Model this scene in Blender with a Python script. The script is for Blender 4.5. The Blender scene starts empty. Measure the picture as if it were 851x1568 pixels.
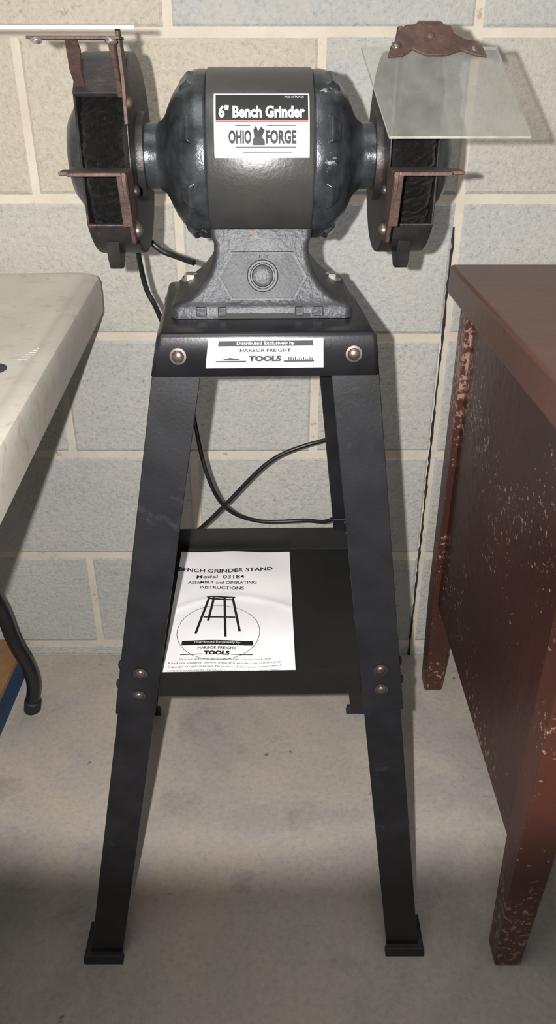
import bpy, bmesh, math, random
from mathutils import Vector, Matrix, noise
random.seed(7)
sc = bpy.context.scene
try:
    sc.view_settings.view_transform = 'Standard'
except Exception: pass

def lin(c):
    def f(v):
        v/=255.0
        return v/12.92 if v<=0.04045 else ((v+0.055)/1.055)**2.4
    return (f(c[0]),f(c[1]),f(c[2]),1)

# ---------------------------------------------------------------- materials
def base_mat(name):
    m=bpy.data.materials.new(name); m.use_nodes=True
    nt=m.node_tree; b=nt.nodes['Principled BSDF']
    tc=nt.nodes.new('ShaderNodeTexCoord')
    return m,nt,b,tc
def nnoise(nt,tc,scale,detail=4,rough=0.55,dist=0):
    n=nt.nodes.new('ShaderNodeTexNoise'); n.inputs['Scale'].default_value=scale
    n.inputs['Detail'].default_value=detail; n.inputs['Roughness'].default_value=rough
    n.inputs['Distortion'].default_value=dist
    nt.links.new(tc.outputs['Object'],n.inputs['Vector']); return n
def ramp(nt,src,stops):
    r=nt.nodes.new('ShaderNodeValToRGB')
    while len(r.color_ramp.elements)<len(stops): r.color_ramp.elements.new(0.5)
    for e,(p,c) in zip(r.color_ramp.elements,stops):
        e.position=p; e.color=c if len(c)==4 else (*c,1)
    nt.links.new(src,r.inputs['Fac']); return r
def mix(nt,fac,a,b,mode='MIX'):
    m=nt.nodes.new('ShaderNodeMix'); m.data_type='RGBA'; m.blend_type=mode
    for sock,v in ((m.inputs[0],fac),(m.inputs[6],a),(m.inputs[7],b)):
        if isinstance(v,(int,float)): sock.default_value=v
        elif isinstance(v,tuple): sock.default_value=v
        else: nt.links.new(v,sock)
    return m.outputs[2]
def bump(nt,b,h,strength,dist=0.002):
    bp=nt.nodes.new('ShaderNodeBump'); bp.inputs['Strength'].default_value=strength
    bp.inputs['Distance'].default_value=dist
    nt.links.new(h,bp.inputs['Height']); nt.links.new(bp.outputs['Normal'],b.inputs['Normal'])
W=(1,1,1,1); K=(0,0,0,1)
def pmat(name,c1,c2=None,scale=40,rough=0.5,metal=0.0,bs=0.0,bscale=200,specks=None,spk_scale=60,spk_lo=0.66,coat=0,spk_w=0.05):
    m,nt,b,tc=base_mat(name)
    c1=lin(c1); c2=lin(c2) if c2 else c1
    n=nnoise(nt,tc,scale)
    r=ramp(nt,n.outputs['Fac'],[(0.35,c1),(0.65,c2)])
    col=r.outputs['Color']
    if specks:
        n2=nnoise(nt,tc,spk_scale,6,0.7,0.4)
        r2=ramp(nt,n2.outputs['Fac'],[(spk_lo,K),(spk_lo+spk_w,W)])
        col=mix(nt,r2.outputs['Color'],col,lin(specks))
    nt.links.new(col,b.inputs['Base Color'])
    b.inputs['Roughness'].default_value=rough; b.inputs['Metallic'].default_value=metal
    b.inputs['Coat Weight'].default_value=coat
    if bs:
        n3=nnoise(nt,tc,bscale,5,0.6); bump(nt,b,n3.outputs['Fac'],bs)
    return m

black_paint=pmat('black_powdercoat',(17,17,20),(26,26,30),25,0.36,0.0,0.08,300,coat=0.15,specks=(46,46,52),spk_scale=18,spk_lo=0.60,spk_w=0.15)
shelf_black=pmat('shelf_black',(14,14,14),(20,19,19),12,0.5,0,0.1,400)
rubber=pmat('black_rubber',(24,24,30),(36,36,44),60,0.6,0,0.2,300)
motor_paint=pmat('hammertone_grey',(60,59,58),(78,76,73),10,0.36,0.5,0.14,240,specks=(104,82,66),spk_scale=9,spk_lo=0.58,spk_w=0.14)
bell_paint=pmat('cast_grey_blue',(44,48,52),(68,72,75),60,0.26,0.5,0.35,90,specks=(186,190,192),spk_scale=34,spk_lo=0.645)  # pale specks: scratches, with bright highlights painted into the colour
cast=pmat('cast_base_grey',(44,45,49),(58,59,62),50,0.45,0.3,0.4,240,specks=(96,62,44),spk_scale=26,spk_lo=0.655)
cast_dark=pmat('cast_base_recess',(33,34,38),(44,45,48),50,0.5,0.25,0.3,260)
guard_m=pmat('guard_grey_dark',(38,36,37),(56,52,52),45,0.42,0.4,0.3,200,specks=(80,56,44),spk_scale=30,spk_lo=0.63)
rust=pmat('rusty_steel',(56,42,38),(78,58,50),70,0.6,0.3,0.4,300,specks=(112,74,50),spk_scale=90,spk_lo=0.64)
steel=pmat('zinc_steel',(170,168,165),(205,203,200),80,0.28,0.9,0.1,300)
bolt_m=pmat('bolt_steel',(84,77,71),(116,108,101),80,0.35,0.8)
white_m=pmat('label_white',(184,184,181),(194,194,191),30,0.6)
silver_m=pmat('label_silver',(160,167,172),(176,182,186),30,0.5,0.0)
black_ink=pmat('ink_black',(11,11,12),(14,14,15),30,0.6)
red_ink=pmat('ink_red',(165,34,27),(175,42,30),30,0.5)
cord_m=pmat('cord_rubber',(18,19,22),(28,29,32),40,0.4)
paper_m=pmat('paper_white',(216,213,215),(226,223,224),10,0.8,0,0.05,60)
blue_card=pmat('cardboard_blue',(24,56,90),(32,68,104),20,0.7,0,0.1,60)
brown_card=pmat('cardboard_brown',(130,96,64),(148,112,76),20,0.8,0,0.1,60)

m,nt,b,tc=base_mat('wheel_black_bristle'); wheel_m=m
n=nnoise(nt,tc,300,8,0.85,1.4); r=ramp(nt,n.outputs['Fac'],[(0.45,lin((5,5,5))),(0.58,lin((24,23,22))),(0.68,lin((120,112,106)))])
nt.links.new(r.outputs['Color'],b.inputs['Base Color']); b.inputs['Roughness'].default_value=0.5
bump(nt,b,n.outputs['Fac'],1.0,0.012)

m,nt,b,tc=base_mat('table_plastic'); plastic_m=m
n=nnoise(nt,tc,6,5,0.6); r=ramp(nt,n.outputs['Fac'],[(0.3,lin((158,152,142))),(0.7,lin((178,174,164)))])
n2=nnoise(nt,tc,30,6,0.7,1.0); r2=ramp(nt,n2.outputs['Fac'],[(0.54,K),(0.70,(0.6,0.6,0.6,1))])
col=mix(nt,r2.outputs['Color'],r.outputs['Color'],lin((134,120,102)))
nt.links.new(col,b.inputs['Base Color']); b.inputs['Roughness'].default_value=0.42
n3=nnoise(nt,tc,500,3); bump(nt,b,n3.outputs['Fac'],0.15,0.001)

def desk_mat(name,c1,c2,lo,rough,chip=(150,120,108),sc1=110):
    m,nt,b,tc=base_mat(name)
    n=nnoise(nt,tc,5,6,0.6,0.6); r=ramp(nt,n.outputs['Fac'],[(0.3,lin(c1)),(0.7,lin(c2))])
    n2=nnoise(nt,tc,sc1,6,0.72,0.3); n3=nnoise(nt,tc,4,3,0.6)
    add=nt.nodes.new('ShaderNodeMath'); add.operation='MULTIPLY_ADD'
    nt.links.new(n3.outputs['Fac'],add.inputs[0]); add.inputs[1].default_value=0.6
    nt.links.new(n2.outputs['Fac'],add.inputs[2])
    r2=ramp(nt,add.outputs[0],[(lo,K),(lo+0.03,W)])
    fac=r2.outputs['Color']
    col=mix(nt,fac,r.outputs['Color'],lin(chip))
    # worn edges
    ge=nt.nodes.new('ShaderNodeNewGeometry')
    nt.links.new(col,b.inputs['Base Color']); b.inputs['Roughness'].default_value=rough
    n4=nnoise(nt,tc,60,4); bump(nt,b,n4.outputs['Fac'],0.35,0.003)
    return m
desk_side=desk_mat('painted_wood_maroon',(42,21,18),(62,31,25),0.93,0.36)
desk_top=desk_mat('painted_wood_brown',(76,50,43),(94,63,54),1.0,0.42)
desk_leg=desk_mat('painted_wood_red',(58,31,25),(82,45,35),0.91,0.42)

m=bpy.data.materials.new('clear_plastic_scratched'); m.use_nodes=True; nt=m.node_tree
for nd in list(nt.nodes): nt.nodes.remove(nd)
out=nt.nodes.new('ShaderNodeOutputMaterial'); tr=nt.nodes.new('ShaderNodeBsdfTransparent')
tr.inputs['Color'].default_value=(0.88,0.88,0.865,1)
pr=nt.nodes.new('ShaderNodeBsdfPrincipled'); pr.inputs['Base Color'].default_value=lin((142,142,137)); pr.inputs['Roughness'].default_value=0.25
ms=nt.nodes.new('ShaderNodeMixShader'); tc=nt.nodes.new('ShaderNodeTexCoord')
n=nnoise(nt,tc,60,5); r=ramp(nt,n.outputs['Fac'],[(0.3,(0.16,)*3),(0.75,(0.28,)*3)])
nt.links.new(r.outputs['Color'],ms.inputs[0]); nt.links.new(tr.outputs[0],ms.inputs[1]); nt.links.new(pr.outputs[0],ms.inputs[2]); nt.links.new(ms.outputs[0],out.inputs[0])
shield_m=m
shield_edge=pmat('shield_edge_plastic',(128,128,120),(150,150,142),60,0.4)

# wall
m,nt,b,tc=base_mat('concrete_block'); block_m=m
at=nt.nodes.new('ShaderNodeAttribute'); at.attribute_name='tint'
n1=nnoise(nt,tc,3.2,5,0.6,0.3); r1=ramp(nt,n1.outputs['Fac'],[(0.3,lin((186,188,187))),(0.7,lin((203,202,197)))])
col=mix(nt,at.outputs['Fac'],r1.outputs['Color'],lin((208,196,176)))
n2=nnoise(nt,tc,150,8,0.85); r2=ramp(nt,n2.outputs['Fac'],[(0.32,(0.50,)*3),(0.45,(0.90,)*3),(0.7,(1.15,)*3)])
col=mix(nt,1.0,col,r2.outputs['Color'],'MULTIPLY')
n3=nnoise(nt,tc,7,6,0.7,0.6); r3=ramp(nt,n3.outputs['Fac'],[(0.50,K),(0.70,(0.45,)*3)])
col=mix(nt,r3.outputs['Color'],col,lin((208,198,180)))
n5=nnoise(nt,tc,45,4,0.65); r5=ramp(nt,n5.outputs['Fac'],[(0.68,K),(0.74,(0.6,)*3)])
col=mix(nt,r5.outputs['Color'],col,lin((128,118,108)))
nt.links.new(col,b.inputs['Base Color']); b.inputs['Roughness'].default_value=0.85
n4=nnoise(nt,tc,150,6,0.75); bump(nt,b,n4.outputs['Fac'],0.8,0.005)
mortar_m=pmat('mortar',(190,180,164),(204,195,181),12,0.9,0,0.6,90,specks=(165,152,135),spk_scale=40,spk_lo=0.62)
crack_m=pmat('control_joint_dark',(26,24,23),(42,38,36),60,0.9)

# floor
m,nt,b,tc=base_mat('concrete_floor'); floor_m=m
n1=nnoise(nt,tc,3.0,6,0.6,0.6); r1=ramp(nt,n1.outputs['Fac'],[(0.30,lin((148,143,140))),(0.5,lin((172,164,156))),(0.70,lin((192,177,156)))])
n2=nnoise(nt,tc,10,6,0.6,0.4); r2=ramp(nt,n2.outputs['Fac'],[(0.58,K),(0.74,(0.55,)*3)])
col=mix(nt,r2.outputs['Color'],r1.outputs['Color'],lin((122,114,110)))
n3=nnoise(nt,tc,17,3,0.6,0.3); r3=ramp(nt,n3.outputs['Fac'],[(0.70,K),(0.735,(0.75,)*3)])
col=mix(nt,r3.outputs['Color'],col,lin((88,66,52)))
n6=nnoise(nt,tc,120,8,0.8); r6=ramp(nt,n6.outputs['Fac'],[(0.3,(0.74,)*3),(0.48,(0.97,)*3),(0.7,(1.12,)*3)])
col=mix(nt,1.0,col,r6.outputs['Color'],'MULTIPLY')
nt.links.new(col,b.inputs['Base Color']); b.inputs['Roughness'].default_value=0.7
bump(nt,b,n6.outputs['Fac'],0.35,0.002)

# ---------------------------------------------------------------- mesh helpers
def empty(name,loc=(0,0,0),rotz=0):
    e=bpy.data.objects.new(name,None); sc.collection.objects.link(e)
    e.location=loc; e.rotation_euler=(0,0,rotz); e.empty_display_size=0.05
    return e
def finish(name,bm,mats,parent=None,smooth=False,bevel=0,seg=2,angle=35):
    bmesh.ops.recalc_face_normals(bm,faces=bm.faces[:])
    me=bpy.data.meshes.new(name); bm.to_mesh(me); bm.free()
    if not isinstance(mats,(list,tuple)): mats=[mats]
    for mm in mats: me.materials.append(mm)
    ob=bpy.data.objects.new(name,me); sc.collection.objects.link(ob)
    if parent: ob.parent=parent
    if smooth or bevel:
        for p in me.polygons: p.use_smooth=True
        try:
            me.set_sharp_from_angle(angle=math.radians(angle))
        except Exception: pass
    if bevel:
        md=ob.modifiers.new('bevel','BEVEL'); md.width=bevel; md.segments=seg; md.limit_method='ANGLE'; md.angle_limit=math.radians(30)
        try: md.harden_normals=True
        except Exception: pass
    return ob
def hexa(bm,p,mi=0):
    v=[bm.verts.new(q) for q in p]
    for f in ((0,3,2,1),(4,5,6,7),(0,1,5,4),(1,2,6,5),(2,3,7,6),(3,0,4,7)):
        fc=bm.faces.new([v[i] for i in f]); fc.material_index=mi
    return v
def box(bm,a,c,mi=0):
    x0,y0,z0=a;x1,y1,z1=c
    return hexa(bm,[(x0,y0,z0),(x1,y0,z0),(x1,y1,z0),(x0,y1,z0),(x0,y0,z1),(x1,y0,z1),(x1,y1,z1),(x0,y1,z1)],mi)
def lathe(bm,prof,M,seg=64,cap=True,mi=0):
    rings=[]
    for h,r in prof:
        rings.append([bm.verts.new(M@Vector((r*math.cos(2*math.pi*i/seg),r*math.sin(2*math.pi*i/seg),h))) for i in range(seg)])
    for a,c in zip(rings[:-1],rings[1:]):
        for i in range(seg):
            j=(i+1)%seg
            f=bm.faces.new([a[i],a[j],c[j],c[i]]); f.material_index=mi
    if cap:
        for rg in (rings[0],rings[-1]):
            f=bm.faces.new(rg); f.material_index=mi
def axisM(loc,n):
    n=Vector(n).normalized()
    return Matrix.Translation(loc)@n.to_track_quat('Z','Y').to_matrix().to_4x4()
def loft(bm,secs,mi=0):
    rs=[[bm.verts.new(p) for p in s] for s in secs]
    n=len(rs[0])
    for a,c in zip(rs[:-1],rs[1:]):
        for i in range(n):
            j=(i+1)%n; f=bm.faces.new([a[i],a[j],c[j],c[i]]); f.material_index=mi
    f=bm.faces.new(rs[0]); f.material_index=mi
    f=bm.faces.new(rs[-1]); f.material_index=mi
def extr_poly(bm,pts,off,mi=0):
    loft(bm,[[Vector(p) for p in pts],[Vector(p)+Vector(off) for p in pts]],mi)
def dome(name,pos,n,r,mat_,parent,washer=True,h=0.5):
    bm=bmesh.new(); M=axisM(pos,n)
    pr=[]
    if washer: pr+=[(0,r*1.35),(r*0.12,r*1.35),(r*0.15,r)]
    else: pr+=[(0,r)]
    for k in range(0,8):
        a=k/8*math.pi/2; pr.append((r*0.15+r*h*math.sin(a),r*math.cos(a)))
    pr.append((r*0.15+r*h,r*0.05))
    lathe(bm,pr,M,24); return finish(name,bm,mat_,parent,smooth=True)
def tube(name,pts,r,mat_,parent=None,sub=10):
    P=[Vector(p) for p in pts]; Q=[P[0]*2-P[1]]+P+[P[-1]*2-P[-2]]; out=[]
    for i in range(1,len(Q)-2):
        for k in range(sub):
            t=k/sub
            out.append(0.5*((2*Q[i])+(-Q[i-1]+Q[i+1])*t+(2*Q[i-1]-5*Q[i]+4*Q[i+1]-Q[i+2])*t*t+(-Q[i-1]+3*Q[i]-3*Q[i+1]+Q[i+2])*t**3))
    out.append(P[-1])
    bm=bmesh.new(); rings=[]; a=None
    for i,p in enumerate(out):
        tg=(out[min(i+1,len(out)-1)]-out[max(i-1,0)]).normalized()
        if a is None:
            a=tg.cross(Vector((0.13,0.31,0.94))).normalized()
        else:
            a=(a-tg*a.dot(tg)).normalized()
        bb=tg.cross(a)
        rings.append([bm.verts.new(p+r*(math.cos(2*math.pi*k/14)*a+math.sin(2*math.pi*k/14)*bb)) for k in range(14)])
    for a_,c in zip(rings[:-1],rings[1:]):
        for k in range(14):
            j=(k+1)%14; bm.faces.new([a_[k],a_[j],c[j],c[k]])
    bm.faces.new(rings[0]); bm.faces.new(rings[-1])
    return finish(name,bm,mat_,parent,smooth=True,angle=60)
def text(name,body,width,height,cx,cy,mapf,mat_,parent,bold=0.0):
    cu=bpy.data.curves.new(name+'_c','FONT'); cu.body=body; cu.size=1; cu.offset=bold; cu.resolution_u=3
    cu.align_x='LEFT'
    o=bpy.data.objects.new(name+'_c',cu); sc.collection.objects.link(o)
    bpy.context.view_layer.update()
    dg=bpy.context.evaluated_depsgraph_get()
    me=bpy.data.meshes.new_from_object(o.evaluated_get(dg))
    xs=[v.co.x for v in me.vertices]; ys=[v.co.y for v in me.vertices]
    x0,x1,y0,y1=min(xs),max(xs),min(ys),max(ys)
    for v in me.vertices:
        u=cx+((v.co.x-x0)/(x1-x0)-0.5)*width; w=cy+((v.co.y-y0)/(y1-y0)-0.5)*height
        v.co=mapf(u,w)
    me.materials.clear(); me.materials.append(mat_)
    bpy.data.objects.remove(o); bpy.data.curves.remove(cu)
    ob=bpy.data.objects.new(name,me); sc.collection.objects.link(ob); ob.parent=parent
    return ob
def patch(name,u0,u1,v0,v1,mapf,mat_,parent,nu=2,nv=12):
    bm=bmesh.new(); g=[[bm.verts.new(mapf(u0+(u1-u0)*i/nu,v0+(v1-v0)*j/nv)) for i in range(nu+1)] for j in range(nv+1)]
    for j in range(nv):
        for i in range(nu): bm.faces.new([g[j][i],g[j][i+1],g[j+1][i+1],g[j+1][i]])
    me=bpy.data.meshes.new(name); bm.to_mesh(me); bm.free(); me.materials.append(mat_)
    for p in me.polygons: p.use_smooth=True
    ob=bpy.data.objects.new(name,me); sc.collection.objects.link(ob); ob.parent=parent
    return ob

# ---------------------------------------------------------------- room
WY=1.168
bm=bmesh.new()
tl=bm.verts.layers.float_color.new('tint')
XC=0.258
def block(x0,x1,z0,z1,t):
    e=0.0045
    yb=WY+0.02; yf=WY+random.uniform(-0.0010,0.0010)
    p=[(x0,yb,z0),(x1,yb,z0),(x1,yb,z1),(x0,yb,z1),(x0,yf+e*0.6,z0),(x1,yf+e*0.6,z0),(x1,yf+e*0.6,z1),(x0,yf+e*0.6,z1)]
    v=[bm.verts.new(q) for q in p]
    q=[bm.verts.new(c) for c in ((x0+e,yf,z0+e),(x1-e,yf,z0+e),(x1-e,yf,z1-e),(x0+e,yf,z1-e))]
    fs=[(v[0],v[1],v[5],v[4]),(v[1],v[2],v[6],v[5]),(v[2],v[3],v[7],v[6]),(v[3],v[0],v[4],v[7]),
        (v[4],v[5],q[1],q[0]),(v[5],v[6],q[2],q[1]),(v[6],v[7],q[3],q[2]),(v[7],v[4],q[0],q[3]),(q[0],q[1],q[2],q[3])]
    for f in fs: bm.faces.new(f)
    for vv in v+q: vv[tl]=(t,t,t,1)
for k in range(-1,12):
    z0=0.03+0.2*k; z1=z0+0.2
    if k<0: z0=-0.0
    A=(k%2==1)
    js=[XC-(0.4*i+(0 if A else 0.2)) for i in range(0,6)]
    js=[j for j in js if j<XC-0.01]
    js=sorted(js+[XC]+[XC+(0.4*i+(0.2 if not A else 0.4)) for i in range(0,4)])
    for a,c in zip(js[:-1],js[1:]):
        t=random.uniform(0,0.2)
        if k==4 and a<-0.3: t=0.8
        if k==4 and a>0.2: t=0.4
        if k==5 and a<-0.3: t=0.7
        if k==3 and a<-0.3: t=0.3
        gg=0.0052
        block(a+gg,c-gg,z0+(gg if k>=0 else 0),z1-gg,t)
wx0,wx1=-1.6,1.9
box(bm,(wx0,WY+0.0022,0),(wx1,WY+0.12,2.43),1)
zz=0.0; pts=[]
while zz<0.80:
    pts.append((XC-0.004+random.uniform(-0.0008,0.0008),zz,random.uniform(0.0009,0.0024))); zz+=0.009
for (a,z0,w0),(c,z1,w1) in zip(pts[:-1],pts[1:]):
    f=bm.faces.new([bm.verts.new(q) for q in ((a-w0,WY+0.0004,z0),(a+w0,WY+0.0004,z0),(c+w1,WY+0.0004,z1),(c-w1,WY+0.0004,z1))]); f.material_index=2
finish('wall_back',bm,[block_m,mortar_m,crack_m])
bm=bmesh.new(); box(bm,(-1.6,-1.6,-0.1),(1.9,WY+0.12,0)); finish('floor',bm,floor_m)

# ---------------------------------------------------------------- grinder stand
st=empty('grinder_stand')
FT=[Vector((-0.1045,0.653,0.788)),Vector((0.0865,0.659,0.788)),Vector((0.0745,0.857,0.788)),Vector((-0.1175,0.849,0.788))]
FB=[Vector((-0.112,0.648,0.7505)),Vector((0.0905,0.654,0.7505)),Vector((0.0805,0.864,0.7505)),Vector((-0.126,0.856,0.7505))]
bm=bmesh.new()
a=[bm.verts.new(p) for p in FT]; c=[bm.verts.new(p) for p in FB]
top=bm.faces.new(a)
for i in range(4): bm.faces.new([a[i],a[(i+1)%4],c[(i+1)%4],c[i]])
ed=[e for e in bm.edges if len(e.link_faces)==2]
bmesh.ops.bevel(bm,geom=ed,offset=0.005,segments=4,profile=0.5,affect='EDGES')
ob=finish('top_plate',bm,black_paint,st,smooth=True,angle=50)
md=ob.modifiers.new('sol','SOLIDIFY'); md.thickness=0.002; md.offset=-1
def lleg(name,T,B,sx,sy,w,t,z1,z0,off=0):
    T=Vector(T);B=Vector(B)
    def sec(z):
        s=(T.z-z)/(T.z-B.z); c=T.lerp(B,s); c=Vector((c.x+sx*off,c.y+sy*off,z))
        return [c,c+Vector((sx*w,0,0)),c+Vector((sx*w,sy*t,0)),c+Vector((sx*t,sy*t,0)),c+Vector((sx*t,sy*w,0)),c+Vector((0,sy*w,0))]
    bm=bmesh.new(); loft(bm,[sec(z1),sec((z1+z0)/2),sec(z0)])
    return finish(name,bm,black_paint,st,bevel=0.0008,seg=2)
legs=[('front_left',(-0.1055,0.6555,0.785),(-0.242,0.572,0),1,1,0.043),
      ('front_right',(0.086,0.6605,0.785),(0.183,0.582,0),-1,1,0.043),
      ('back_right',(0.074,0.853,0.785),(0.166,1.016,0),-1,-1,0.038),
      ('back_left',(-0.117,0.846,0.785),(-0.252,1.012,0),1,-1,0.038)]
for n_,T,B,sx,sy,w in legs:
    lleg('leg_upper_'+n_,T,B,sx,sy,w,0.0022,0.78,0.385)
    lleg('leg_lower_'+n_,T,B,sx,sy,w-0.003,0.0022,0.45,0.004,0.0026)
    x,y,_=B; bm=bmesh.new()
    def fs(z,i):
        o=0.0040-i; W2=0.042+0.0035-i; tt=0.0075-i
        return [Vector((x-sx*o,y-sy*o,z)),Vector((x+sx*W2,y-sy*o,z)),Vector((x+sx*W2,y+sy*tt,z)),Vector((x+sx*tt,y+sy*tt,z)),Vector((x+sx*tt,y+sy*W2,z)),Vector((x-sx*o,y+sy*W2,z))]
    loft(bm,[fs(0,0),fs(0.004,0),fs(0.015,0.0015)])
    finish('foot_'+n_,bm,rubber,st,bevel=0.0012,seg=3)
def legpt(i,z):
    T=Vector(legs[i][1]);B=Vector(legs[i][2]); s=(T.z-z)/(T.z-B.z); return T.lerp(B,s)
zs,zt=0.400,0.434
ins=0.0055
def insp(i,z):
    p=legpt(i,0.42); sx,sy=legs[i][3],legs[i][4]; return Vector((p.x+sx*ins,p.y+sy*ins,z))
out=[insp(i,0) for i in range(4)]
bm=bmesh.new()
lo=[bm.verts.new((p.x,p.y,zs)) for p in out]; hi=[bm.verts.new((p.x,p.y,zt)) for p in out]
bm.faces.new(lo)
for i in range(4): bm.faces.new([lo[i],lo[(i+1)%4],hi[(i+1)%4],hi[i]])
bmesh.ops.bevel(bm,geom=[e for e in bm.edges if len(e.link_faces)==2 and abs(e.verts[0].co.z-e.verts[1].co.z)<0.001],offset=0.002,segments=2,affect='EDGES')
ob=finish('shelf_pan',bm,shelf_black,st); md=ob.modifiers.new('sol','SOLIDIFY'); md.thickness=0.0018; md.offset=0
def mf(u,v,off=0.0006):
    a=FT[0].lerp(FT[1],u); c=FB[0].lerp(FB[1],u); p=c.lerp(a,v); return p+Vector((0,-off,0))
fn=(0,-1,0.1)
dome('bolt_flange_1',mf(0.108,0.48,0.0005),fn,0.0054,bolt_m,st)
dome('bolt_flange_2',mf(0.888,0.50,0.0005),fn,0.0054,bolt_m,st)
def legface(i,px,z):
    p=legpt(i,z); return Vector((p.x+legs[i][3]*px,p.y-0.0003,z))
for i,(px,z) in enumerate(((0.022,0.437),(0.023,0.409))):
    dome('bolt_shelf_l%d'%i,legface(0,px,z),(0,-1,-0.1),0.0054,bolt_m,st,h=0.55)
for i,(px,z) in enumerate(((0.021,0.436),(0.022,0.411))):
    dome('bolt_shelf_r%d'%i,legface(1,px,z),(0,-1,-0.1),0.0054,bolt_m,st,h=0.55)
for i,z in enumerate((0.432,0.408)):
    for s in (0,1):
        p=legpt(s,z); dome('bolt_side_%d%d'%(s,i),Vector((p.x,p.y+0.02,z)),(-1 if s==0 else 1,0,0),0.0055,black_paint,st,h=0.6)
for i,z in enumerate((0.445,0.425)):
    p=legpt(2,z); dome('bolt_back_%d'%i,Vector((p.x-0.02,p.y-0.0027,z)),(0,-1,0),0.004,bolt_m,st,h=0.6)
patch('sticker',0.235,0.752,0.20,0.88,lambda u,v:mf(u,v,0.0008),white_m,st,2,1)
def sm(u,v): return mf(0.235+u*0.517,0.20+v*0.68,0.0011)
def sm2(u,v): return mf(0.235+u*0.517,0.20+v*0.68,0.0013)
patch('sticker_band',0.09,0.91,0.74,0.92,sm,black_ink,st,2,1)
text('sticker_text_1','Distributed Exclusively by',0.50,0.14,0.5,0.83,sm2,white_m,st,0.015)
text('sticker_text_2','HARBOR FREIGHT',0.44,0.12,0.5,0.60,sm,black_ink,st,0.03)
text('sticker_text_3','TOOLS',0.28,0.20,0.5,0.32,sm,black_ink,st,0.07)
patch('sticker_line_1',0.08,0.34,0.20,0.25,sm,black_ink,st,1,1)
patch('sticker_line_2',0.66,0.92,0.20,0.25,sm,black_ink,st,1,1)
for k in range(12):
    h=random.uniform(0.06,0.2); u=0.70+k*0.018
    patch('sticker_mark_%d'%k,u,u+0.009,0.25,0.25+h,sm,black_ink,st,1,1)
bm=bmesh.new()
bm.faces.new([bm.verts.new(sm(*q)) for q in ((0.14,0.30),(0.20,0.36),(0.29,0.30),(0.27,0.27),(0.15,0.28))])
finish('sticker_boat',bm,black_ink,st)

# ---------------------------------------------------------------- instruction sheet
sh=empty('instruction_sheet')
PTL=Vector((-0.134,0.905,0));PTR=Vector((0.0160,0.905,0));PBR=Vector((0.0197,0.634,0));PBL=Vector((-0.1290,0.634,0))
def pm(u,v,off=0.0):
    p=PBL.lerp(PBR,u).lerp(PTL.lerp(PTR,u),v)
    z=0.4026+0.0045*(0.5+0.5*noise.noise(Vector((u*3.1,v*4.2,1.3))))+0.004*max(0,(u-0.7))*max(0,0.6-v)*6+off
    z+=0.0014*math.exp(-((v-0.5-0.12*math.sin(u*3))/0.02)**2)
    p.z=z; return p
patch('sheet',0,1,0,1,pm,paper_m,sh,32,64)
def pt(u,v): return pm(u,v,0.0007)
def pt2(u,v): return pt(u,v-0.02*(1-((u-0.4)/0.4)**2)+0.01)
text('title','BENCH GRINDER STAND',0.84,0.032,0.42,0.835,pt2,black_ink,sh,0.018)
text('model_line','Model  03184',0.42,0.028,0.38,0.775,pt,black_ink,sh,0.012)
text('line_1','ASSEMBLY and OPERATING',0.60,0.022,0.40,0.728,pt,black_ink,sh,0.012)
text('line_2','INSTRUCTIONS',0.38,0.022,0.40,0.684,pt,black_ink,sh,0.012)
text('band_text','Distributed Exclusively by',0.36,0.018,0.40,0.272,lambda u,v:pm(u,v,0.0011),white_m,sh,0.01)
patch('band',0.12,0.68,0.257,0.287,pt,black_ink,sh,8,1)
text('text_hf','HARBOR FREIGHT',0.30,0.02,0.40,0.238,pt,black_ink,sh,0.01)
text('text_tools','TOOLS',0.20,0.026,0.40,0.205,pt,black_ink,sh,0.06)
patch('rule_1',0.12,0.29,0.195,0.200,pt,black_ink,sh,4,1); patch('rule_2',0.51,0.68,0.195,0.200,pt,black_ink,sh,4,1)
txt=["Visit our website at www.harborfreight.com for more tools","Read this material before using this product to avoid injury.","Copyright all rights reserved. No portion of this manual or any artwork","contained herein may be reproduced in any shape or form without consent.","For technical questions or replacement parts please call the number below."]
for i,t in enumerate(txt): text('small_%d'%i,t,0.86 if i>0 else 0.7,0.014,0.47,0.165-i*0.024,pt,black_ink,sh)
def pl(name,P,w=0.012,mt=black_ink):
    bm=bmesh.new()
    for (a,b_) in P:
        A=Vector((*a,0));B=Vector((*b_,0)); d=(B-A).normalized(); n=Vector((-d.y,d.x,0))*w/2
        n.y*=0.6
        for k in range(4):
            s0,s1=k/4,(k+1)/4; C=A.lerp(B,s0);D=A.lerp(B,s1)
            bm.faces.new([bm.verts.new(pt(q.x,q.y)) for q in (C-n,D-n,D+n,C+n)])
    finish(name,bm,mt,sh)
pl('drawing',[((0.30,0.60),(0.22,0.33)),((0.34,0.60),(0.31,0.42)),((0.50,0.60),(0.57,0.35)),((0.43,0.60),(0.46,0.31))],0.020)
pl('drawing_top',[((0.28,0.605),(0.52,0.605)),((0.30,0.59),(0.50,0.59)),((0.27,0.45),(0.53,0.45))],0.016)
circ=[(0.40+0.33*math.cos(a),0.35+0.19*math.sin(a)) for a in [math.pi*2*k/48 for k in range(49)]]
pl('drawing_ring',list(zip(circ[:-1],circ[1:])),0.004)

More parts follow.
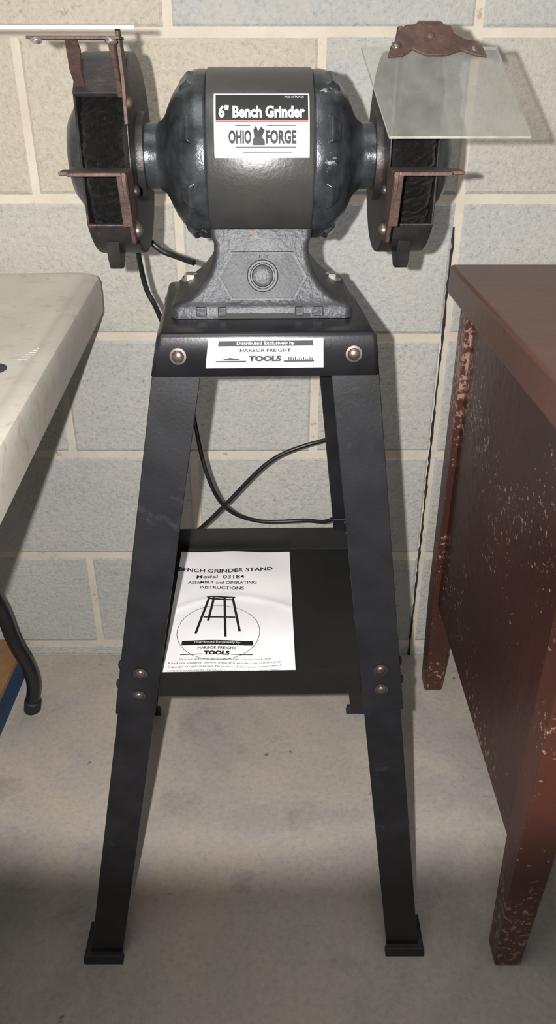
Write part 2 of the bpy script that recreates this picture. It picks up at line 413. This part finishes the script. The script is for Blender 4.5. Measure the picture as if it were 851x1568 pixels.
# ---------------------------------------------------------------- bench grinder
GO=Vector((-0.016,0.765,0.7885))
gr=empty('bench_grinder',GO,math.radians(1.2))
ZC=0.129
R=0.0705; HT=0.0445
MX=axisM((0,0,ZC),(1,0,0))
bm=bmesh.new(); lathe(bm,[(-HT,R-0.005),(-HT,R-0.0008),(-HT+0.0015,R),(HT-0.0015,R),(HT,R-0.0008),(HT,R-0.005)],MX,96)
finish('motor_housing',bm,motor_paint,gr,smooth=True,angle=50)
for s in (-1,1):
    M=axisM((0,0,ZC),(s,0,0))
    bm=bmesh.new()
    h=HT
    lathe(bm,[(h-0.001,R-0.004),(h+0.001,R-0.0012),(h+0.0075,R-0.0012),(h+0.014,R-0.0028),(h+0.020,R-0.007),(h+0.026,R-0.0135),(h+0.031,R-0.0205),(h+0.035,R-0.028),(h+0.038,R-0.035),(h+0.041,R-0.0395),(h+0.045,R-0.0425),(0.108,0.0275),(0.110,0.0282),(0.126,0.0285),(0.127,0.0265)],M,96)
    for k in range(8):
        a=math.radians(22.5+45*k)
        rr_=R-0.0070; hx=s*(h+0.0180)
        Rm=Matrix.Translation((0,0,ZC))@Matrix.Rotation(a,4,'X')@Matrix.Translation((hx,0,rr_))@Matrix.Rotation(s*math.radians(38),4,'Y')
        L,Wd,H=0.0095,0.0135,0.0036
        pts=[(-L,-Wd,-0.004),(L,-Wd*0.7,-0.004),(L,Wd*0.7,-0.004),(-L,Wd,-0.004),(-L*0.6,-Wd*0.75,H),(L*0.5,-Wd*0.5,H*0.7),(L*0.5,Wd*0.5,H*0.7),(-L*0.6,Wd*0.75,H)]
        hexa(bm,[Rm@Vector((s*p[0],p[1],p[2])) for p in pts])
    finish('end_bell_'+('l' if s<0 else 'r'),bm,bell_paint,gr,bevel=0.0018,seg=3,angle=40)
def sidepart(s):
    tag='l' if s<0 else 'r'
    cx=s*0.128; hw=0.0200
    bm=bmesh.new()
    seg=180; rings=[]
    for x,rb in ((-0.0165,0.03),(-0.0165,0.070),(-0.013,0.0735),(-0.009,0.0745),(-0.005,0.075),(0,0.075),(0.005,0.075),(0.009,0.0745),(0.013,0.0735),(0.0165,0.070),(0.0165,0.03)):
        rings.append([bm.verts.new((cx+x+(random.uniform(-0.001,0.001) if rb>0.04 else 0),-(rb+(random.uniform(-0.0024,0.0016) if rb>0.04 else 0))*math.cos(2*math.pi*i/seg),ZC+(rb+(random.uniform(-0.0014,0.001) if rb>0.04 else 0))*math.sin(2*math.pi*i/seg))) for i in range(seg)])
    for a_,c_ in zip(rings[:-1],rings[1:]):
        for i in range(seg):
            j=(i+1)%seg; bm.faces.new([a_[i],a_[j],c_[j],c_[i]])
    bm.faces.new(rings[0]); bm.faces.new(rings[-1])
    finish('wheel_'+tag,bm,wheel_m,gr)
    bm=bmesh.new(); R0,R1=0.0790,0.082
    a0,a1=38,324
    n=60
    def P(a,r,x): a=math.radians(a); return Vector((x,-r*math.cos(a),ZC+r*math.sin(a)))
    secs=[]
    for k in range(n+1):
        a=a0+(a1-a0)*k/n
        secs.append([P(a,R0,cx-hw),P(a,R1,cx-hw),P(a,R1,cx+hw),P(a,R0,cx+hw)])
    loft(bm,secs)
    for x in (cx-hw,cx+hw):
        poly=[P(a0+(a1-a0)*k/n,R1-0.0004,x-0.001) for k in range(n+1)]
        extr_poly(bm,poly,(0.002,0,0))
    hexa(bm,[P(38,0.080,cx-hw-0.001),P(38,0.080,cx+hw+0.001),P(38,0.084,cx+hw+0.001),P(38,0.084,cx-hw-0.001),
             P(64,0.081,cx-hw-0.001),P(64,0.081,cx+hw+0.001),P(64,0.085,cx+hw+0.001),P(64,0.085,cx-hw-0.001)])
    x0=cx-0.010 if s<0 else cx-0.006
    extr_poly(bm,[(x0,-0.052,ZC-0.060),(x0,-0.046,ZC-0.081),(x0,-0.040,ZC-0.090),(x0,-0.030,ZC-0.090),(x0,-0.020,ZC-0.080),(x0,-0.03,ZC-0.058)],(0.012,0,0))
    finish('wheel_guard_'+tag,bm,guard_m,gr,bevel=0.001,seg=2,angle=30)
    bm=bmesh.new(); lathe(bm,[(0,0.052),(0.003,0.052),(0.006,0.047),(0.012,0.042),(0.018,0.033),(0.021,0.02),(0.0215,0.004)],axisM((cx+s*hw,0,ZC),(s,0,0)),48)
    finish('outer_cover_'+tag,bm,bell_paint,gr,smooth=True,angle=40)
    bm=bmesh.new(); lathe(bm,[(-0.004,0.036),(0,0.037),(0.004,0.036)],axisM((cx-s*(hw+0.003),0,ZC),(s,0,0)),48)
    finish('flange_collar_'+tag,bm,guard_m,gr,smooth=True,angle=40)
    bm=bmesh.new()
    xi=cx-s*0.020; xo=cx+s*0.022
    x0,x1=sorted((xi,xo))
    zr=ZC+0.001
    box(bm,(x0,-0.116,zr-0.0055),(x1,-0.078,zr-0.0025))
    if s>0: box(bm,(x1,-0.108,zr-0.0055),(x1+0.011,-0.090,zr-0.0025))
    else: box(bm,(x0-0.008,-0.108,zr-0.0055),(x0,-0.090,zr-0.0025))
    xa0,xa1=sorted((xi,xi-s*0.0035))
    extr_poly(bm,[(xa0,-0.116,zr-0.0025),(xa0,-0.116,zr-0.012),(xa0,-0.098,zr-0.045),(xa0,-0.09,zr-0.060),(xa0,-0.07,zr-0.060),(xa0,-0.074,zr-0.03),(xa0,-0.078,zr-0.0025)],(xa1-xa0,0,0))
    xb0,xb1=sorted((xi+s*0.004,xi-s*0.004))
    hexa(bm,[(xb0,-0.1025,zr-0.045),(xb1,-0.1025,zr-0.045),(xb1,-0.099,zr-0.045),(xb0,-0.099,zr-0.045),(xb0,-0.116,zr-0.004),(xb1,-0.116,zr-0.004),(xb1,-0.112,zr-0.004),(xb0,-0.112,zr-0.004)])
    finish('tool_rest_'+tag,bm,rust,gr,bevel=0.0008,seg=2)
    dome('rest_knob_'+tag,Vector((xi-s*0.0035,-0.080,ZC-0.050)),(-s,-0.3,0),0.006,bolt_m,gr,h=0.9)
    dome('rest_screw_'+tag,Vector((xi-s*0.0035,-0.072,ZC-0.020)),(-s,-0.3,0),0.004,guard_m,gr,h=0.9)
    bm=bmesh.new()
    xs=cx-s*(hw+0.0035)
    extr_poly(bm,[(xs,-0.070,ZC+0.030),(xs,-0.060,ZC+0.060),(xs,-0.070,ZC+0.086),(xs,-0.080,ZC+0.096),(xs,-0.088,ZC+0.096),(xs,-0.079,ZC+0.060),(xs,-0.080,ZC+0.030)],(s*0.003,0,0))
    finish('shield_arm_'+tag,bm,rust,gr,bevel=0.0006)
    dome('arm_screw_'+tag,Vector((xs,-0.074,ZC+0.045)),(-s,-0.2,0),0.0045,rust,gr,h=0.9)
sidepart(-1); sidepart(1)

def gl(p): return Vector(p)-GO
TL=Vector((0.0589,0.660,0.998)); Wv=Vector((0.1004,0.001,0)); Dv=Vector((0.0158,-0.061,-0.0555))
nrm=Wv.cross(Dv).normalized()
if nrm.z<0: nrm=-nrm
def sp(x,s,off=0):
    p=TL+Dv*s; return gl(Vector((x,p.y,p.z))+nrm*off)
c=[TL,TL+Wv,TL+Wv+Dv,TL+Dv]
bm=bmesh.new(); v=hexa(bm,[gl(p) for p in c]+[gl(p+nrm*0.0024) for p in c])
bmesh.ops.recalc_face_normals(bm,faces=bm.faces[:])
for f in bm.faces:
    if abs(f.normal.dot(nrm))<0.7: f.material_index=1
finish('eye_shield_r',bm,[shield_m,shield_edge],gr)
poly=[(0.0775,0.14),(0.080,0.02),(0.0845,-0.06),(0.0875,-0.16),(0.092,-0.23),(0.100,-0.24),(0.102,-0.28),(0.119,-0.28),(0.121,-0.24),(0.126,-0.22),(0.128,-0.13),(0.136,-0.06),(0.146,-0.03),(0.150,0.14),(0.142,0.12),(0.132,0.06),(0.120,0.12),(0.106,0.12),(0.096,0.05),(0.088,0.13)]
bm=bmesh.new(); extr_poly(bm,[sp(x,s,0.0026) for x,s in poly],tuple(nrm*0.0018))
finish('shield_bracket_r',bm,rust,gr,bevel=0.0004)
dome('shield_screw_r1',sp(0.0845,0.02,0.0044),nrm,0.0030,bolt_m,gr); dome('shield_screw_r2',sp(0.1415,0.05,0.0044),nrm,0.0030,bolt_m,gr)
dome('shield_rivet_r',sp(0.110,-0.10,0.0044),nrm,0.003,rust,gr)
bm=bmesh.new()
for x in (0.094,0.120):
    extr_poly(bm,[gl(q) for q in ((x,0.672,1.010),(x,0.704,0.988),(x,0.710,0.965),(x,0.695,0.960),(x,0.668,1.000))],(0.003,0,0))
finish('shield_bracket_arms_r',bm,rust,gr)
bm=bmesh.new()
A=[(-0.230,0.600,1.0078),(-0.098,0.600,1.0078),(-0.110,0.690,1.0118),(-0.235,0.690,1.0118)]
hexa(bm,[gl(p) for p in A]+[gl(Vector(p)+Vector((0,0,0.0020))) for p in A])
bmesh.ops.recalc_face_normals(bm,faces=bm.faces[:])
for f in bm.faces:
    if abs(f.normal.z)<0.7: f.material_index=1
finish('eye_shield_l',bm,[shield_m,shield_edge],gr)
bm=bmesh.new()
box(bm,tuple(gl((-0.186,0.662,1.0045))),tuple(gl((-0.118,0.684,1.0066))))
extr_poly(bm,[gl(q) for q in ((-0.160,0.670,1.005),(-0.151,0.670,1.005),(-0.150,0.676,0.998),(-0.154,0.690,0.985),(-0.155,0.706,0.972),(-0.163,0.706,0.972),(-0.163,0.690,0.985))],(0,0.003,0))
extr_poly(bm,[gl(q) for q in ((-0.1275,0.664,1.005),(-0.1275,0.684,1.005),(-0.1275,0.704,0.972),(-0.1275,0.690,0.966))],(0.004,0,0))
finish('shield_bracket_l',bm,rust,gr,bevel=0.0005)
dome('shield_screw_l1',gl((-0.178,0.659,1.0035)),(0,-0.5,-1),0.0032,steel,gr); dome('shield_screw_l2',gl((-0.124,0.659,1.0030)),(0,-0.5,-1),0.0032,steel,gr)

def rr(hx,y0,y1,z,rc,n=5):
    pts=[]
    for (cx,cy,a0) in ((hx-rc,y1-rc,0),(-hx+rc,y1-rc,90),(-hx+rc,y0+rc,180),(hx-rc,y0+rc,270)):
        for k in range(n+1):
            a=math.radians(a0+90*k/n); pts.append((cx+rc*math.cos(a),cy+rc*math.sin(a),z))
    return pts
bm=bmesh.new()
S=[(0.000,0.083,-0.066,0.068,0.008),(0.009,0.083,-0.066,0.068,0.008),(0.0115,0.081,-0.064,0.066,0.008),(0.015,0.070,-0.0625,0.060,0.008),(0.020,0.0635,-0.061,0.058,0.008),(0.027,0.056,-0.059,0.056,0.008),(0.036,0.049,-0.0565,0.052,0.007),(0.046,0.0445,-0.0535,0.050,0.006),(0.056,0.0425,-0.051,0.048,0.006),(0.062,0.0425,-0.0495,0.046,0.006),(0.068,0.045,-0.048,0.045,0.006),(0.074,0.046,-0.046,0.044,0.006)]
loft(bm,[rr(hx,y0,y1,z,rc) for z,hx,y0,y1,rc in S])
finish('pedestal',bm,cast,gr,smooth=True,angle=40)
def ef(u,z,off):
    for (a,b_) in zip(S[:-1],S[1:]):
        if a[0]<=z<=b_[0]:
            t=(z-a[0])/(b_[0]-a[0]); y=a[2]+(b_[2]-a[2])*t; break
    return Vector((u,y-off,z))
hexo=[(-0.040,0.036),(-0.027,0.056),(0.029,0.056),(0.041,0.036),(0.030,0.0165),(-0.028,0.0165)]
def strip(name,P,w,h,mt):
    bm=bmesh.new()
    cen=Vector((sum(p[0] for p in P)/len(P),sum(p[1] for p in P)/len(P)))
    n=len(P)
    inner=[cen+(Vector(p)-cen)*(1-w) for p in P]
    for i in range(n):
        j=(i+1)%n
        q=[P[i],P[j],tuple(inner[j]),tuple(inner[i])]
        hexa(bm,[ef(a,c_,-0.001) for a,c_ in q]+[ef(a,c_,h) for a,c_ in q])
    return finish(name,bm,mt,gr)
bm=bmesh.new()
loft(bm,[[ef(a,c_,-0.002) for a,c_ in hexo],[ef(a,c_,0.0012) for a,c_ in hexo]])
finish('emblem_plate',bm,cast_dark,gr,bevel=0.0004)
strip('emblem_border',hexo,0.07,0.0030,cast)
bm=bmesh.new()
pos=ef(0.001,0.036,0.0005); lathe(bm,[(0,0.0140),(0.0032,0.0140),(0.004,0.0132),(0.004,0.0114),(0.0018,0.0108),(0.0018,0.0097),(0.0038,0.009),(0.0048,0.006),(0.0048,0.001)],axisM(pos,(0,-1,0.22)),40)
finish('emblem_button',bm,cast,gr,smooth=True,angle=40)
text('emblem_text','QUALITY TOOLS',0.034,0.0045,0.001,0.0520,lambda u,v:ef(u,v,0.0018),cast,gr,0.02)
bm=bmesh.new()
for a,b_ in ((-0.060,-0.050),(-0.040,-0.032),(0.030,0.038),(0.046,0.056)):
    box(bm,(a,-0.0672,0.002),(b_,-0.062,0.0105))
finish('foot_ribs',bm,cast,gr,bevel=0.001)
bm=bmesh.new(); box(bm,(-0.040,-0.0668,0.0002),(0.044,-0.060,0.0045)); finish('foot_gap_shade',bm,black_ink,gr)  # black strip on the base front, stands in for the shaded gap
for s in (-1,1):
    bm=bmesh.new()
    M=axisM((s*0.071,0.030,0.0122),(0,0,1))
    lathe(bm,[(0,0.0095),(0.0015,0.0095)],M,32); lathe(bm,[(0.0015,0.0068),(0.007,0.0068),(0.008,0.0055)],M,6)
    finish('mount_bolt_'+('l' if s<0 else 'r'),bm,steel,gr)
    bm=bmesh.new(); lathe(bm,[(0.0,0.013),(0.0125,0.012)],axisM((s*0.071,0.030,0.0),(0,0,1)),32); finish('mount_ear_'+('l' if s<0 else 'r'),bm,cast,gr,smooth=True)
def lm(u,v,off=0.0004):
    a=math.radians(4.0+42*v); r=R+off
    return Vector((-0.0375+0.078*u,-r*math.cos(a),ZC+r*math.sin(a)))
patch('label',0,1,0,1,lambda u,v:lm(u,v,0.0003),silver_m,gr,2,24)
patch('label_black',0.02,0.985,0.55,0.975,lambda u,v:lm(u,v,0.0005),black_ink,gr,2,16)
patch('label_red',0.02,0.985,0.52,0.545,lambda u,v:lm(u,v,0.0005),red_ink,gr,2,3)
L2=lambda u,v:lm(u,v,0.0008)
text('label_text_1','6" Bench Grinder',0.90,0.20,0.50,0.685,L2,silver_m,gr,0.045)
text('label_text_0','MADE IN TAIWAN',0.20,0.035,0.84,0.93,L2,silver_m,gr,0.0)
text('label_text_2','OHIO',0.24,0.20,0.27,0.30,L2,black_ink,gr,0.045)
text('label_text_3','FORGE',0.32,0.20,0.70,0.30,L2,black_ink,gr,0.045)
patch('label_rule_1',0.22,0.38,0.46,0.475,L2,black_ink,gr,2,2); patch('label_rule_2',0.55,0.86,0.46,0.475,L2,black_ink,gr,2,2)
patch('label_rule_3',0.22,0.86,0.145,0.16,L2,black_ink,gr,2,2)
bm=bmesh.new()
bm.faces.new([bm.verts.new(L2(*q)) for q in ((0.405,0.18),(0.53,0.18),(0.53,0.24),(0.50,0.30),(0.53,0.40),(0.49,0.45),(0.46,0.38),(0.44,0.47),(0.41,0.40),(0.42,0.30),(0.405,0.26))])
finish('label_smith_figure',bm,black_ink,gr)
patch('label_rule_4',0.30,0.82,0.075,0.09,L2,black_ink,gr,2,2)
tube('power_cord',[gl(p) for p in [(-0.085,0.812,0.815),(-0.105,0.83,0.818),(-0.121,0.835,0.8235),(-0.1385,0.84,0.838),(-0.148,0.86,0.84),(-0.152,0.885,0.81),(-0.1487,0.90,0.769),(-0.139,0.905,0.743),(-0.124,0.93,0.68),(-0.110,0.95,0.605),(-0.097,0.97,0.50),(-0.0725,0.985,0.433),(-0.025,0.995,0.403),(0.0436,1.0,0.400),(0.085,1.01,0.395),(0.125,1.04,0.42),(0.135,1.07,0.47),(0.11,1.06,0.505),(0.066,1.04,0.511),(-0.005,1.035,0.483),(-0.0747,1.03,0.412),(-0.111,1.03,0.374),(-0.18,1.05,0.30),(-0.235,1.07,0.18),(-0.25,1.09,0.05),(-0.262,1.11,0.006),(-0.29,1.13,0.006)]],0.0030,cord_m,gr,12)

# ---------------------------------------------------------------- folding table
ft=empty('folding_table')
def tab_outline(z,inset=0.0):
    C=[Vector((-0.194,0.33,z)),Vector((-0.249,1.125,z)),Vector((-1.25,1.125-0.0725,z)),Vector((-1.19,0.26,z))]
    rc=0.04; pts=[]
    for i in range(4):
        p=C[i]; a=(C[i-1]-p).normalized(); b_=(C[(i+1)%4]-p).normalized()
        cen=p+(a+b_)*rc
        for k in range(9):
            t=k/8; ang=t*math.pi/2
            q=cen-b_*(rc-inset)*math.cos(ang)-a*(rc-inset)*math.sin(ang)
            pts.append(q)
    return pts
bm=bmesh.new()
loft(bm,[tab_outline(0.688,0.006),tab_outline(0.691,0.001),tab_outline(0.715,0),tab_outline(0.732,0.0005),tab_outline(0.737,0.0025),tab_outline(0.739,0.007),tab_outline(0.7396,0.018),tab_outline(0.738,0.021)])
finish('tabletop',bm,plastic_m,ft,smooth=True,angle=40)
def frame(name,x):
    y0,y1=0.46,1.02
    for n_,y in (('a',y0),('b',y1)):
        tube(name+'_leg_'+n_,[(x-0.05,y-0.02,0.690),(x-0.035,y-0.02,0.45),(x-0.020,y-0.01,0.28),(x-0.012,y,0.215),(x-0.004,y,0.155),(x+0.010,y,0.105),(x+0.0145,y,0.06),(x+0.003,y,0.006)],0.012,black_paint,ft)
        bm=bmesh.new(); lathe(bm,[(0,0.0145),(0.022,0.0145),(0.024,0.012)],axisM((x+0.003,y,0),(0.2,0,1)),24); finish(name+'_cap_'+n_,bm,rubber,ft,smooth=True)
    tube(name+'_bar',[(x-0.035,y0-0.02,0.45),(x-0.035,(y0+y1)/2,0.45),(x-0.035,y1-0.02,0.45)],0.009,black_paint,ft)
frame('near',-0.440); frame('far',-1.02)
bm=bmesh.new(); lathe(bm,[(0,0.018),(0.0006,0.018)],axisM((-0.2765,0.705,0.7378),(0,0,1)),32); finish('grommet',bm,rubber,ft)
for k in range(6):
    bm=bmesh.new(); box(bm,(-0.257+k*0.002,0.735+k*0.007,0.7375),(-0.247+k*0.0015,0.7365+k*0.007,0.7383)); finish('emboss_%d'%k,bm,white_m,ft)

# ---------------------------------------------------------------- storage box
bx=empty('storage_box')
bm=bmesh.new(); box(bm,(-0.80,0.90,0),(-0.474,1.13,0.055)); finish('box_body',bm,blue_card,bx,bevel=0.001)
bm=bmesh.new(); box(bm,(-0.803,0.897,0.055),(-0.472,1.133,0.066)); finish('box_lid',bm,brown_card,bx,bevel=0.001)

# ---------------------------------------------------------------- wooden desk
dk=empty('wooden_desk')
bm=bmesh.new()
box(bm,(0.248,0.525,0.702),(1.25,1.145,0.745)); finish('desktop',bm,desk_top,dk,bevel=0.006,seg=3)
bm=bmesh.new(); box(bm,(0.272,0.60,0.195),(0.290,1.10,0.702)); box(bm,(1.20,0.60,0.195),(1.218,1.10,0.702)); box(bm,(0.29,1.09,0.195),(1.2,1.102,0.702)); box(bm,(0.31,0.56,0.56),(1.19,0.575,0.702))
finish('side_panels',bm,desk_side,dk,bevel=0.0015)
def dleg(n_,x,y):
    w=0.044; bm=bmesh.new()
    def s(z,t): return [(x+t,y+t,z),(x+w-t,y+t,z),(x+w-t,y+w-t,z),(x+t,y+w-t,z)]
    loft(bm,[s(0,0.008),s(0.006,0.0055),s(0.2,0.001),s(0.702,0)])
    finish(n_,bm,desk_leg,dk,bevel=0.002)
dleg('leg_front_l',0.268,0.560); dleg('leg_back_l',0.262,1.062); dleg('leg_front_r',1.18,0.560); dleg('leg_back_r',1.18,1.062)

# ---------------------------------------------------------------- lights
w=bpy.data.worlds.new('world'); sc.world=w; w.use_nodes=True
bg=w.node_tree.nodes['Background']; bg.inputs[0].default_value=(0.67,0.66,0.65,1); bg.inputs[1].default_value=0.38
ld=bpy.data.lights.new('camera_flash','SPOT'); ld.energy=60; ld.spot_size=math.radians(150); ld.spot_blend=0.10; ld.shadow_soft_size=0.004; ld.color=(1,0.975,0.945)
lo_=bpy.data.objects.new('camera_flash',ld); sc.collection.objects.link(lo_); lo_.location=(-0.036,0.0,0.988); lo_.rotation_euler=(math.radians(90+18.5),0,0)
la=bpy.data.lights.new('overhead_fill','AREA'); la.energy=12; la.size=1.0; la.color=(1,0.97,0.93)  # unseen area light added overhead as fill, lifts floor and ambient level
ao=bpy.data.objects.new('overhead_fill',la); sc.collection.objects.link(ao); ao.location=(-0.3,0.1,2.35); ao.rotation_euler=(math.radians(8),0,0)

# ---------------------------------------------------------------- camera
cd=bpy.data.cameras.new('camera'); cam=bpy.data.objects.new('camera',cd); sc.collection.objects.link(cam)
cd.sensor_fit='VERTICAL'; cd.sensor_height=24; cd.lens=24*1180/1568; cd.clip_start=0.02
cam.location=(0,0,0.981); cam.rotation_euler=(math.radians(60.5),0,0)
sc.camera=cam
